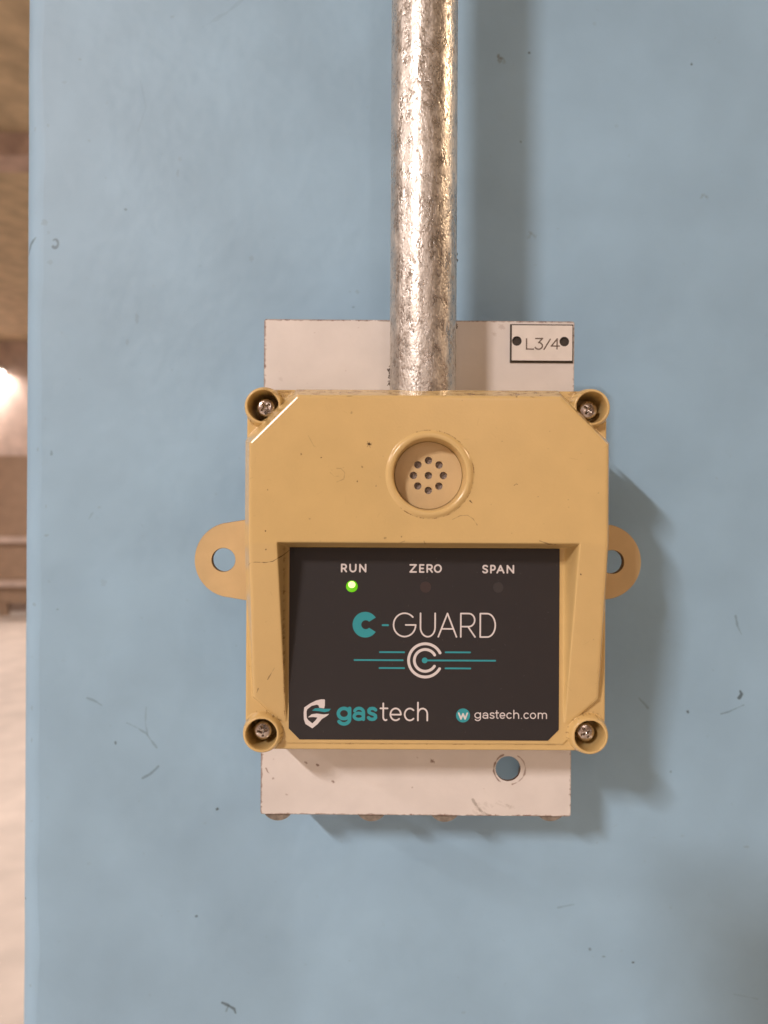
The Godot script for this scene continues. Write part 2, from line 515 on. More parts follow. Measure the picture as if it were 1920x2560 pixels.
func lid_marks() -> Image:
	var n := 1024
	var im := Image.create(n, n, false, Image.FORMAT_RGBA8)
	im.fill(Color(lin(0.3, 0.22, 0.09), 0.0))
	var k := n / 131.5
	var rag := noise(0.12, 2, FastNoiseLite.TYPE_SIMPLEX_SMOOTH, 5)
	var to := func(u: float, v: float) -> Vector2:
		var p := read_off(u, v, 80.0) - BOX
		return Vector2(p.x + 65.75, 65.75 - p.y) * k
	var dark := lin(0.05, 0.025, 0.012)
	var brown := lin(0.2, 0.105, 0.035)
	for d in [[753, 1137, 2.4, 0.55], [803, 1145, 1.8, 0.8], [893, 1204, 2.0, 0.7], [940, 1215, 1.7, 0.5], [905, 1168, 2.4, 0.45], [666, 1375, 2.0, 0.7], [665, 1329, 2.0, 0.9], [878, 1033, 3.0, 0.3], [670, 1226, 1.8, 0.5], [775, 1298, 2.2, 0.35], [1455, 1434, 2.2, 0.8], [1289, 991, 2.4, 0.5], [1004, 1341, 2.0, 0.5], [963, 1345, 3.0, 0.4], [1416, 1845, 2.0, 0.9]]:
		blob(im, to.call(d[0], d[1]), d[2] * 1.3, d[2], rng.randf() * 3, Color(dark, d[3]), rag, 0.4)
	# a squashed insect
	var bug: Vector2 = to.call(922, 1111)
	blob(im, bug, 5.0, 3.6, 0.4, Color(dark, 0.9), rag, 0.5)
	for i in 7:
		stroke(im, PackedVector2Array([bug, bug + Vector2.from_angle(i * 0.95 + 0.3) * rng.randf_range(6, 11)]), 1.4, Color(dark, 0.6))
	# hair cracks, scratches, fibres
	for s in [[[618, 1416, 628, 1408, 640, 1407, 664, 1408, 682, 1405, 700, 1394, 716, 1378], 1.8, 0.75], [[662, 1714, 670, 1700, 680, 1683], 1.8, 0.55], [[633, 1750, 637, 1738], 1.6, 0.6], [[1130, 1298, 1150, 1288, 1168, 1287, 1182, 1296, 1192, 1311], 1.6, 0.4], [[1174, 1251, 1180, 1257], 2.4, 0.85], [[1284, 1212, 1289, 1208, 1292, 1210], 2.0, 0.6], [[1348, 1350, 1372, 1358, 1392, 1360], 2.0, 0.5], [[1000, 1357, 1012, 1352], 1.6, 0.4], [[825, 1182, 836, 1192, 850, 1191], 1.6, 0.3], [[842, 1172, 852, 1172, 862, 1182, 860, 1198, 842, 1206], 1.6, 0.25], [[770, 1090, 784, 1116, 790, 1119], 1.4, 0.22], [[1060, 1352, 1064, 1360], 1.4, 0.4]]:
		var pts := PackedVector2Array()
		for i in range(0, s[0].size(), 2):
			pts.append(to.call(s[0][i], s[0][i + 1]))
		stroke(im, pts, s[1], Color(dark, s[2]), 1.0, rag)
	# grime that has settled on the ledge along the top and round the corner bosses, in ragged patches
	for i in 230:
		var x := rng.randf_range(-58, 58)
		var p := Vector2(x + 65.75, rng.randf_range(1.0, 4.6)) * k
		blob(im, p, rng.randf_range(4, 16), rng.randf_range(1.5, 4.5), rng.randf_range(-0.1, 0.1), Color(brown, rng.randf_range(0.1, 0.42)), rag, 0.9)
	for i in 26:
		var p := Vector2(rng.randf_range(-44, 56) + 65.75, rng.randf_range(2.5, 5.5)) * k
		blob(im, p, rng.randf_range(2, 8), rng.randf_range(1.0, 2.0), 0.0, Color(dark, rng.randf_range(0.2, 0.6)), rag, 0.9)
	for c in [[-1, 1], [1, 1], [-1, -1], [1, -1]]:  # grime at the bosses; inside the screw pockets it also paints in shade
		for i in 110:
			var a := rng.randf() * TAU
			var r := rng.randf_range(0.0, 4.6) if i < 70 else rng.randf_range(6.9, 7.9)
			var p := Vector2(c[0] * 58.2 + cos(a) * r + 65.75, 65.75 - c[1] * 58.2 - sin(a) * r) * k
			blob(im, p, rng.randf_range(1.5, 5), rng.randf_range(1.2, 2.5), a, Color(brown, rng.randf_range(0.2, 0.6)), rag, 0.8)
	for i in 70:                        # the groove round the sensor well
		var a := rng.randf_range(-2.4, 1.9)
		var p := Vector2(0.3 + cos(a) * 15.1 + 65.75, 65.75 - 33.7 - sin(a) * 15.1) * k
		blob(im, p, rng.randf_range(2, 8), rng.randf_range(0.9, 1.7), PI / 2 - a, Color(brown, rng.randf_range(0.2, 0.6)), rag, 0.7)
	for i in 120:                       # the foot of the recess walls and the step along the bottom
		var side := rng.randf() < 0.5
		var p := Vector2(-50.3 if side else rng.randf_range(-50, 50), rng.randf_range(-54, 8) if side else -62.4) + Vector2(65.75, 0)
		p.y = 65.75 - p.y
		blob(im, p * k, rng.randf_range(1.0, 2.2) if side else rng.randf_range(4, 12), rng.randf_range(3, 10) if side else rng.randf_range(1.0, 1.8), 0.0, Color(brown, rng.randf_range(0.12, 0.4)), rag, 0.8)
	for i in 170:                       # faint scuffs and specks over the plastic
		var p := Vector2(rng.randf() * n, rng.randf() * n)
		if rng.randf() < 0.5:
			stroke(im, PackedVector2Array([p, p + Vector2.from_angle(rng.randf() * TAU) * rng.randf_range(3, 22)]), 1.3, Color(brown, rng.randf_range(0.05, 0.2)))
		else:
			blob(im, p, rng.randf_range(0.9, 2.2), rng.randf_range(0.9, 1.8), 0.0, Color(dark, rng.randf_range(0.1, 0.45)), rag, 0.4)
	return im


func plate_marks(lo: Vector2, size: Vector2) -> Image:
	var k := 5.0
	var im := Image.create(int(size.x * k), int(size.y * k), false, Image.FORMAT_RGBA8)
	im.fill(Color(lin(0.4, 0.3, 0.2), 0.0))
	var rag := noise(0.15, 2, FastNoiseLite.TYPE_SIMPLEX_SMOOTH, 9)
	var to := func(u: float, v: float) -> Vector2:
		var p := read_off(u, v, 38.5) - lo
		return Vector2(p.x, size.y - p.y) * k
	var rust := lin(0.14, 0.06, 0.03)
	for d in [[770, 1907, 3.5, 0.6], [799, 1913, 3.5, 0.8], [688, 1947, 2.6, 0.6], [838, 1954, 3.6, 0.7], [722, 1987, 2.6, 0.4], [1036, 1967, 2.2, 0.5], [1085, 1901, 4.5, 0.75], [1048, 1892, 2.0, 0.3], [1250, 815, 7.0, 0.22], [1232, 833, 5.0, 0.2], [700, 950, 5.0, 0.12]]:
		blob(im, to.call(d[0], d[1]), d[2], d[2] * 0.7, 0.5, Color(rust, d[3]), rag)
	stroke(im, PackedVector2Array([to.call(670, 1922), to.call(674, 1930), to.call(678, 1934)]), 3.0, Color(rust, 0.7), 1.0, rag)
	var grey := lin(0.22, 0.2, 0.17)
	stroke(im, PackedVector2Array([to.call(1187, 1996), to.call(1196, 2010), to.call(1206, 2022), to.call(1230, 2036)]), 3.5, Color(grey, 0.55), 1.5, rag)
	for i in 14:
		blob(im, to.call(rng.randf_range(1192, 1222), rng.randf_range(2004, 2034)), rng.randf_range(3, 8), rng.randf_range(2, 4), 0.7, Color(grey, 0.14), rag, 0.9)
	for i in 10:
		blob(im, to.call(rng.randf_range(1230, 1285), rng.randf_range(2000, 2018)), rng.randf_range(3, 7), rng.randf_range(1.5, 3), 0.4, Color(grey, 0.12), rag, 0.9)
	var hole: Vector2 = to.call(1275, 1919)
	stroke(im, arc(hole.x + 3, hole.y, 6.2 * k, 6.0 * k, -60, 80), 2.2, Color(rust, 0.65), 1.2, rag)
	stroke(im, arc(hole.x, hole.y, 5.7 * k, 5.9 * k, 120, 250), 2.5, Color(rust, 0.8), 1.2, rag)
	# rust creeping in from the cut edges
	for i in 320:
		var along := rng.randf()
		var p: Vector2 = [Vector2(along * size.x, 0.1), Vector2(along * size.x, size.y - 0.2), Vector2(0.1, along * size.y), Vector2(size.x - 0.1, along * size.y)][i % 4]
		blob(im, p * k, rng.randf_range(1, 4.5), rng.randf_range(1, 2.6), 0.0, Color(rust, rng.randf_range(0.25, 0.7)), rag, 0.9)
	for e in [[0, 0.15, 1, 0.15, 0.55], [0, -0.2, 1, -0.2, 0.6], [0.2, 0, 0.2, 1, 0.6], [-0.15, 0, -0.15, 1, 0.3]]:
		var p := PackedVector2Array()
		for q in [Vector2(e[0], e[1]), Vector2(e[2], e[3])]:
			p.append((Vector2(q.x if e[1] == e[3] else (0.0 if q.x > 0 else 1.0), q.y if e[0] == e[2] else (0.0 if q.y > 0 else 1.0)) * size + Vector2(q.x if e[0] == e[2] else 0.0, q.y if e[1] == e[3] else 0.0)) * k)
		stroke(im, p, 2.6, Color(rust, e[4]), 1.0, rag)
	for i in 60:
		blob(im, Vector2(rng.randf() * size.x, rng.randf() * size.y) * k, rng.randf_range(0.7, 2.0), rng.randf_range(0.7, 1.4), 0.0, Color(rust, rng.randf_range(0.1, 0.4)), rag, 0.5)
	return im


func wall_marks(lo: Vector2, size: Vector2) -> Image:
	var k := 3.4
	var im := Image.create(int(size.x * k), int(size.y * k), false, Image.FORMAT_RGBA8)
	im.fill(Color(lin(0.2, 0.3, 0.38), 0.0))
	var rag := noise(0.09, 3, FastNoiseLite.TYPE_SIMPLEX_SMOOTH, 13)
	var to := func(u: float, v: float) -> Vector2:
		var p := read_off(u, v, 0.0) - lo
		return Vector2(p.x, size.y - p.y) * k
	var dark := lin(0.035, 0.06, 0.07)
	var grey := lin(0.15, 0.2, 0.23)
	for d in [[1317, 130, 3.2, 3.0, 0.75], [1723, 157, 3.0, 3.2, 0.8], [1297, 352, 2.6, 2.6, 0.5], [310, 527, 3.2, 3.2, 0.4], [625, 648, 5.0, 7.0, 0.2], [880, 768, 3.0, 2.6, 0.35], [872, 730, 3.5, 2.5, 0.15], [292, 1860, 3.0, 4.0, 0.6], [60, 2260, 3.0, 3.0, 0.7], [547, 2024, 3.4, 3.4, 0.85], [496, 2292, 3.4, 2.8, 0.6], [1722, 1775, 3.6, 3.2, 0.75], [1680, 1925, 3.0, 2.6, 0.35], [1588, 2402, 3.0, 2.6, 0.85], [1480, 2370, 3.0, 4.0, 0.5], [1515, 2388, 4.0, 2.0, 0.45], [48, 1510, 5.0, 4.0, 0.6], [85, 1515, 5.0, 4.0, 0.3], [128, 1137, 3.0, 6.0, 0.35], [93, 1128, 2.5, 5.0, 0.3], [115, 1270, 2.0, 4.0, 0.3], [116, 1342, 5.0, 3.0, 0.3], [248, 1272, 5.0, 2.5, 0.2], [260, 1460, 7.0, 8.0, 0.13], [145, 1527, 3.0, 2.0, 0.35], [80, 1775, 2.6, 6.0, 0.25], [80, 1855, 2.6, 6.0, 0.3], [262, 262, 3, 5, 0.1], [195, 152, 4, 3, 0.25], [425, 45, 5, 3, 0.2], [155, 210, 6, 3, 0.15], [445, 400, 4, 6, 0.15], [440, 435, 3, 9, 0.2], [340, 800, 4, 12, 0.2], [316, 858, 4, 7, 0.18], [890, 730, 5, 4, 0.2], [1480, 57, 4, 4, 0.15], [1535, 312, 5, 4, 0.13], [1870, 2112, 7, 3, 0.3], [1710, 2085, 5, 3, 0.15], [1640, 2090, 4, 2, 0.15], [80, 2470, 3, 3, 0.3], [218, 355, 3, 3, 0.2], [80, 325, 3, 5, 0.2], [115, 318, 3, 4, 0.2], [107, 560, 7, 7, 0.22], [122, 660, 6, 5, 0.18], [1000, 2070, 4, 3, 0.12], [1165, 2530, 5, 3, 0.2], [770, 2412, 4, 3, 0.12], [880, 2402, 3, 2, 0.2]]:
		blob(im, to.call(d[0], d[1]), d[2] * 0.72, d[3] * 0.72, 0.0, Color(dark if d[4] > 0.3 else grey, d[4]), rag, 0.5)
	for i in 16:                        # the brownish smudges near the pipe's shadow
		var p := Vector2(rng.randf_range(-1, 1), rng.randf_range(-1, 1))
		blob(im, to.call(1246 + p.x * 6 + p.y * 7, 148 + p.y * 13), 2.2, 2.8, 0.6, Color(lin(0.12, 0.13, 0.1), 0.22), rag, 0.9)
		blob(im, to.call(1756 + p.x * 9, 488 + p.y * 7), 2.4, 2.0, 0.6, Color(grey, 0.12), rag, 0.9)
		blob(im, to.call(1325 + p.x * 11, 588 + p.y * 11), 2.6, 2.4, 0.2, Color(grey, 0.12), rag, 0.9)
	stroke(im, arc(to.call(134, 613).x, to.call(134, 613).y, 4.8, 6.4, -125, 130), 2.6, Color(dark, 0.55), 2.0, rag)
	stroke(im, PackedVector2Array([to.call(58, 632), to.call(68, 612), to.call(84, 597)]), 3.4, Color(dark, 0.55), 2.5, rag)
	for s in [[[220, 1748, 238, 1755, 256, 1766], 3.0, 0.3], [[320, 1810, 345, 1822, 368, 1836, 395, 1872], 3.2, 0.28], [[368, 1770, 366, 1810, 372, 1840], 2.6, 0.2], [[360, 1948, 378, 1938, 400, 1918], 3.4, 0.4], [[1852, 1722, 1856, 1730, 1850, 1740], 4.0, 0.75], [[1805, 1780, 1825, 1774, 1862, 1757], 2.6, 0.45], [[1840, 1535, 1845, 1560, 1855, 1580], 2.8, 0.35], [[1600, 1742, 1612, 1755, 1622, 1766], 2.8, 0.3], [[232, 1286, 222, 1300], 3.0, 0.18], [[562, 2508, 576, 2514, 592, 2524, 596, 2534], 4.5, 0.7], [[578, 2514, 572, 2530], 2.5, 0.4], [[1400, 2266, 1440, 2258], 2.5, 0.22], [[1840, 2480, 1900, 2492], 2.2, 0.15], [[600, 0, 560, 34, 500, 70], 5.0, 0.1], [[345, 205, 360, 270, 340, 330], 3, 0.06]]:
		var pts := PackedVector2Array()
		for i in range(0, s[0].size(), 2):
			pts.append(to.call(s[0][i], s[0][i + 1]))
		stroke(im, pts, s[1] * 0.8, Color(dark, s[2]), 1.6, rag)
	for i in 240:
		var p := Vector2(rng.randf() * im.get_width(), rng.randf() * im.get_height())
		blob(im, p, rng.randf_range(0.7, 3.0), rng.randf_range(0.7, 3.0), rng.randf() * 3, Color(grey, rng.randf_range(0.04, 0.16)), rag, 0.8)
	return im


# ---------------------------------------------------------------- lamps: a batten with a glowing diffuser and a light of that size under it
func batten(label: String, at: Vector3, length: float, width: float, turn: float, energy: float, glow: float, color: Color) -> void:
	var t := thing("ceiling_light", label, "light", at, "batten lights of the hall")
	t.rotation.y = turn
	var steel := paint(lin(0.7, 0.68, 0.64), 0.5)
	var m := Maker.new()
	m.box(Vector3(-width * 0.5, 0, -length / 2 - 15), Vector3(width * 0.5, 55, length / 2 + 15))
	one("housing", m, steel, t)
	var lit := paint(lin(0.8, 0.78, 0.74), 0.5)
	lit.emission_enabled = true
	lit.emission = color
	lit.emission_energy_multiplier = glow
	m = Maker.new()
	m.box(Vector3(-width * 0.45, -38, -length / 2), Vector3(width * 0.45, -1, length / 2))
	one("diffuser", m, lit, t)
	var l := AreaLight3D.new()
	l.name = "lamp"
	l.area_size = Vector2(width * 0.9, length) * MM
	l.light_color = color
	l.light_energy = energy
	l.area_range = 20.0
	l.shadow_enabled = true
	t.add_child(l, true)
	l.rotation.x = -PI / 2
	l.position = Vector3(0, -42, 0) * MM


# ---------------------------------------------------------------- the scene
func _ready() -> void:
	rng.seed = 41
	var cam := Camera3D.new()
	cam.name = "camera"
	add_child(cam)
	cam.position = Vector3(0, EYE_HEIGHT, EYE_OUT) * MM
	cam.rotation.z = deg_to_rad(0.3)
	var lens := CameraAttributesPhysical.new()
	lens.frustum_focal_length = 18.0
	lens.frustum_focus_distance = 0.27
	lens.exposure_aperture = 8.0
	lens.frustum_near = 0.01
	lens.frustum_far = 60.0
	cam.attributes = lens
	cam.current = true

	var around := WorldEnvironment.new()
	around.name = "surroundings"
	var env := Environment.new()
	env.background_mode = Environment.BG_COLOR
	env.background_color = Color.BLACK
	env.tonemap_mode = Environment.TONE_MAPPER_LINEAR
	env.tonemap_exposure = 0.94
	env.sdfgi_enabled = true
	env.ssao_enabled = true
	env.ssil_enabled = true
	around.environment = env
	add_child(around)

	var warm := lin(1.0, 0.85, 0.79)
	var amber := lin(1.0, 0.70, 0.45)
	batten("white batten light high behind the viewer's left, the one that throws the shadows", Vector3(-2500, 3890, 4050), 1000, 160, 0.0, 40.0, 3.0, warm)
	batten("white batten light high to the right, along the blue wall", Vector3(3900, 3890, 520), 1200, 160, PI / 2, 11.0, 3.0, amber)
	batten("unseen batten light added as fill over the far left, beside the viewer", Vector3(-4600, 3890, 1500), 1200, 160, 0.0, 12.0, 3.0, warm)  # added fill from the left, brightens the wall towards that side
	batten("unseen batten light added as fill, behind the viewer on the right", Vector3(1100, 3890, 7600), 1200, 160, 0.0, 9.0, 3.0, warm)  # added fill from behind, lifts the shadows
	batten("unseen batten light hidden behind the blue wall, added to light the pale floor", Vector3(-900, 3890, -3700), 1200, 160, PI / 2, 17.0, 3.0, warm)  # added out of sight to light the floor behind the wall
	batten("unseen batten light far behind the blue wall, added to brighten the end of the floor", Vector3(-3200, 3890, -8200), 1200, 160, PI / 2, 17.0, 3.0, warm)  # added out of sight, brightens the far floor
	batten("blurred bright batten light on the far wall at the left edge", Vector3(-6300, 3540, -10900), 1400, 160, PI / 2, 9.0, 9.0, warm)

	setting()
	plate()
	tag()
	conduit()
	detector()
	phone()


func setting() -> void:
	# the column: a front face, a worn rounded arris and the flank that runs back from it
	var lo := Vector2(-172, -248)
	var size := Vector2(363, 496)
	var blue := paint(lin(0.30, 0.495, 0.675), 0.52)
	grained(blue, 0.3, 0.93, 0.016, 0.008, 21, 0.05)
	worn(blue, wall_marks(lo, size))
	var m := Maker.new()
	var xs := [-153.0, 191.0, 2600.0]
	var ys := [-EYE_HEIGHT, -248.0, 248.0, 2500.0]
	var mark := func(p: Vector3) -> Vector2:
		return Vector2((p.x - lo.x) / size.x, 1.0 - (p.y - lo.y) / size.y)
	# the arris wanders a little where it has been knocked and painted over
	var wander := noise(0.012, 3, FastNoiseLite.TYPE_SIMPLEX_SMOOTH, 23)
	var rows := [-EYE_HEIGHT]
	for k in 63:
		rows.append(-248.0 + 8.0 * k)
	rows.append(2500.0)
	var plain := Vector2(0.002, 0.002)
	var left := func(y: float) -> float:
		return -153.0 + 1.6 * wander.get_noise_1d(y) + 0.5 * wander.get_noise_1d(y * 6.0)
	for k in rows.size() - 1:
		var y0: float = rows[k]
		var y1: float = rows[k + 1]
		var near: bool = k > 0 and k < rows.size() - 2
		var pts := [Vector3(left.call(y0), y0, 0), Vector3(xs[1], y0, 0), Vector3(xs[1], y1, 0), Vector3(left.call(y1), y1, 0)]
		var t2 := []
		for p in pts:
			t2.append(mark.call(p) if near else plain)
		m.flat(pts, Vector3(0, 0, 1), [], t2)
		m.flat([Vector3(xs[1], y0, 0), Vector3(xs[2], y0, 0), Vector3(xs[2], y1, 0), Vector3(xs[1], y1, 0)], Vector3(0, 0, 1), [], [plain, plain, plain, plain])
		var steps := 10
		var ids := []
		for i in steps + 1:
			var a := PI / 2 * i / steps
			for y in [y0, y1]:
				var p := Vector3(lerpf(left.call(y), -163.0, sin(a)), y, -9.5 + 9.5 * cos(a))
				ids.append(m.vert(p, Vector3(-sin(a) - 0.1 * (1.0 + wander.get_noise_1d(y * 2.0 + 500.0)), 0, cos(a)), Vector2.ZERO, mark.call(p) if near else plain))
		for i in steps:
			m.four(ids[2 * i], ids[2 * i + 1], ids[2 * i + 3], ids[2 * i + 2])
	m.flat([Vector3(-163.0, ys[0], -9.5), Vector3(-163.0, ys[3], -9.5), Vector3(-163.0, ys[3], -380), Vector3(-163.0, ys[0], -380)], Vector3(-1, 0, 0), [], [Vector2(0.002, 0.002), Vector2(0.002, 0.002), Vector2(0.002, 0.002), Vector2(0.002, 0.002)])
	m.flat([Vector3(-163.0, ys[0], -380), Vector3(-163.0, ys[3], -380), Vector3(2600, ys[3], -380), Vector3(2600, ys[0], -380)], Vector3(0, 0, -1))
	m.flat([Vector3(2600, ys[0], 0), Vector3(2600, ys[3], 0), Vector3(2600, ys[3], -380), Vector3(2600, ys[0], -380)], Vector3(1, 0, 0))
	var wall := structure("wall", m, blue, "pale blue painted wall with scuffs and a rounded left edge")
	wall.position.y = EYE_HEIGHT * MM

	var concrete := grained(paint(lin(0.55, 0.49, 0.43), 0.55), 1.7, 0.88, 0.0, 0.01, 31)
	m = Maker.new()
	m.box(Vector3(-7000, -200, -11000), Vector3(6000, 0, 8500))
	structure("floor", m, concrete, "pale concrete hall floor, blurred at the left edge")
	var tan := grained(paint(lin(0.66, 0.54, 0.36), 0.8), 1.3, 0.8, 0.0, 0.01, 33)
	m = Maker.new()
	m.box(Vector3(-7000, 4000, -11000), Vector3(6000, 4200, 8500))
	structure("ceiling", m, tan, "tan concrete ceiling, blurred at the upper left edge")
	m = Maker.new()
	m.box(Vector3(-7000, 3850, -5000), Vector3(-400, 3999, -4740))
	structure("ceiling_beam", m, grained(paint(lin(0.62, 0.47, 0.4), 0.8), 1.1, 0.8, 0.0, 0.01, 35), "shallow pinkish beam across the ceiling at the left edge")
	var wallmat := grained(paint(lin(0.62, 0.5, 0.43), 0.8), 1.9, 0.8, 0.0, 0.01, 37)
	m = Maker.new()
	m.box(Vector3(-7000, 0, -11200), Vector3(6000, 4000, -11000))
	structure("far_wall", m, wallmat, "pinkish far wall, blurred at the left edge")
	m = Maker.new()
	m.box(Vector3(-7000, 0, 8500), Vector3(6000, 4000, 8700))
	structure("rear_wall", m, wallmat, "pinkish wall behind the viewer")
	m = Maker.new()
	m.box(Vector3(-7200, 0, -11000), Vector3(-7000, 4000, 8500))
	structure("side_wall", m, wallmat, "pinkish wall far to the left")
	m = Maker.new()
	m.box(Vector3(6000, 0, -11000), Vector3(6200, 4000, 8500))
	structure("end_wall", m, wallmat, "pinkish wall far to the right")
	# the dark barrier with its two rails below the far wall
	var brown := grained(paint(lin(0.34, 0.24, 0.165), 0.7), 1.2, 0.9, 0.0, 0.01, 39)
	var t := thing("barrier", "dark brown barrier with two pale rails, blurred at the left edge", "barrier", Vector3(-5400, 0, -10600))
	m = Maker.new()
	m.box(Vector3(-2200, 180, -60), Vector3(2200, 2270, 60))
	one("board", m, brown, t)
	for y in [1080.0, 460.0]:
		m = Maker.new()
		m.box(Vector3(-2200, y - 45, 61), Vector3(2200, y + 45, 110))
		one("rail", m, wallmat, t)
	for x in [-2000.0, 0.0, 2000.0]:
		m = Maker.new()
		m.box(Vector3(x - 60, 0, -50), Vector3(x + 60, 180, 50))
		one("foot", m, brown, t)


func plate() -> void:
	var lo := Vector2(-48.0, -120.1)
	var size := Vector2(122.9, 196.2)
	var white := grained(paint(lin(0.74, 0.72, 0.7), 0.45), 0.12, 0.95, 0.004, 0.01, 51)
	worn(white, plate_marks(lo, size))
	var rusty := grained(paint(lin(0.26, 0.15, 0.1), 0.85), 0.03, 0.35, 0.01, 0.03, 53)
	var t := thing("mounting_plate", "white painted steel plate with rusty edges standing off the blue wall behind the detector", "plate", Vector3(0, EYE_HEIGHT, 0))
	t.rotation.z = deg_to_rad(-0.15)
	part("panel", sheet(round_rect(lo, lo + size, 0.8, 3), [[read_off(1275, 1919, 38.5), 4.95]], 36.9, 38.5, white, rusty, lo, size, 0.3), t)
	var dull := grained(paint(lin(0.33, 0.29, 0.24), 0.7), 0.03, 0.7, 0.01, 0.02, 55)
	for x in [-41.4, -4.1, 25.1, 67.3]:
		var m := Maker.new()
		var down := -0.2 if x > 60 else -0.8
		m.rod(Vector3(x, -115.9 + down, 0.02), Vector3(x, -115.9 + down, 36.88), 6.6, 40)
		one("standoff", m, dull, t)
	for x in [-30.0, 50.0]:
		var m := Maker.new()
		m.rod(Vector3(x, 30, 0.02), Vector3(x, 30, 36.88), 6.6, 40)
		one("standoff", m, dull, t)


func tag() -> void:
	var t := thing("identification_tag", "small white engraved tag reading L3/4 on the plate's upper right corner", "tag", Vector3(62.0, EYE_HEIGHT + 67.0, 38.52))
	t.scale = Vector3.ONE * 0.943
	t.rotation.z = deg_to_rad(-0.15)
	var black := grained(paint(lin(0.085, 0.07, 0.055), 0.6), 0.02, 0.5, 0.006, 0.03, 61)
	var white := grained(paint(lin(0.77, 0.75, 0.72), 0.4), 0.05, 0.95, 0.003, 0.01, 63)
	var m := Maker.new()
	# the dark core shows as a bevelled margin round the white face
	var a := Vector2(13.2, 8.05)
	var b := Vector2(12.65, 7.35)
	for s in [[Vector2(-1, -1), Vector2(1, -1)], [Vector2(1, -1), Vector2(1, 1)], [Vector2(1, 1), Vector2(-1, 1)], [Vector2(-1, 1), Vector2(-1, -1)]]:
		var p: Vector2 = s[0]
		var q: Vector2 = s[1]
		var out := (p + q) / 2
		m.flat([Vector3(p.x * a.x, p.y * a.y, 0), Vector3(q.x * a.x, q.y * a.y, 0), Vector3(q.x * a.x, q.y * a.y, 0.5), Vector3(p.x * a.x, p.y * a.y, 0.5)], Vector3(out.x, out.y, 0))
		m.flat([Vector3(p.x * a.x, p.y * a.y, 0.5), Vector3(q.x * a.x, q.y * a.y, 0.5), Vector3(q.x * b.x, q.y * b.y, 1.5), Vector3(p.x * b.x, p.y * b.y, 1.5)], Vector3(out.x, out.y, 1))
	m.flat([Vector3(-b.x, -b.y, 0.6), Vector3(b.x, -b.y, 0.6), Vector3(b.x, b.y, 0.6), Vector3(-b.x, b.y, 0.6)], Vector3(0, 0, 1))
	one("core", m, black, t)
	var face := part("face", sheet(round_rect(-b, b, 0.15, 2), [[Vector2(-10.55, 0.75), 2.0], [Vector2(9.3, 0.65), 2.0]], 1.48, 1.62, white, black, -b, b * 2, 0.0), t)
	# engraved letters
	m = Maker.new()
	var ink := paint(lin(0.12, 0.09, 0.07), 0.7)
	var spans := [["L", -6.5, -3.6, 1.6, -2.6], ["3", -2.9, 0.3, 1.85, -2.6], ["/", 0.85, 3.4, 1.55, -2.65], ["4", 3.9, 7.2, 1.7, -2.4]]
	for s in spans:
		for line in letter(s[0]):
			for i in range(line.size() - 1):
				var p := Vector2(lerpf(s[1], s[2], line[i].x), lerpf(s[3], s[4], line[i].y))
				var q := Vector2(lerpf(s[1], s[2], line[i + 1].x), lerpf(s[3], s[4], line[i + 1].y))
				var d := (q - p).normalized() * 0.27
				var o := d.orthogonal()
				var z := 1.63 + 0.0004 * (i % 5) + (0.003 if line.size() == 2 else 0.0)
				var pts := []
				for c in [p - d + o, q + d + o, q + d - o, p - d - o]:
					pts.append(Vector3(c.x, c.y, z))
				m.flat(pts, Vector3(0, 0, 1))
	one("lettering", m, ink, face)


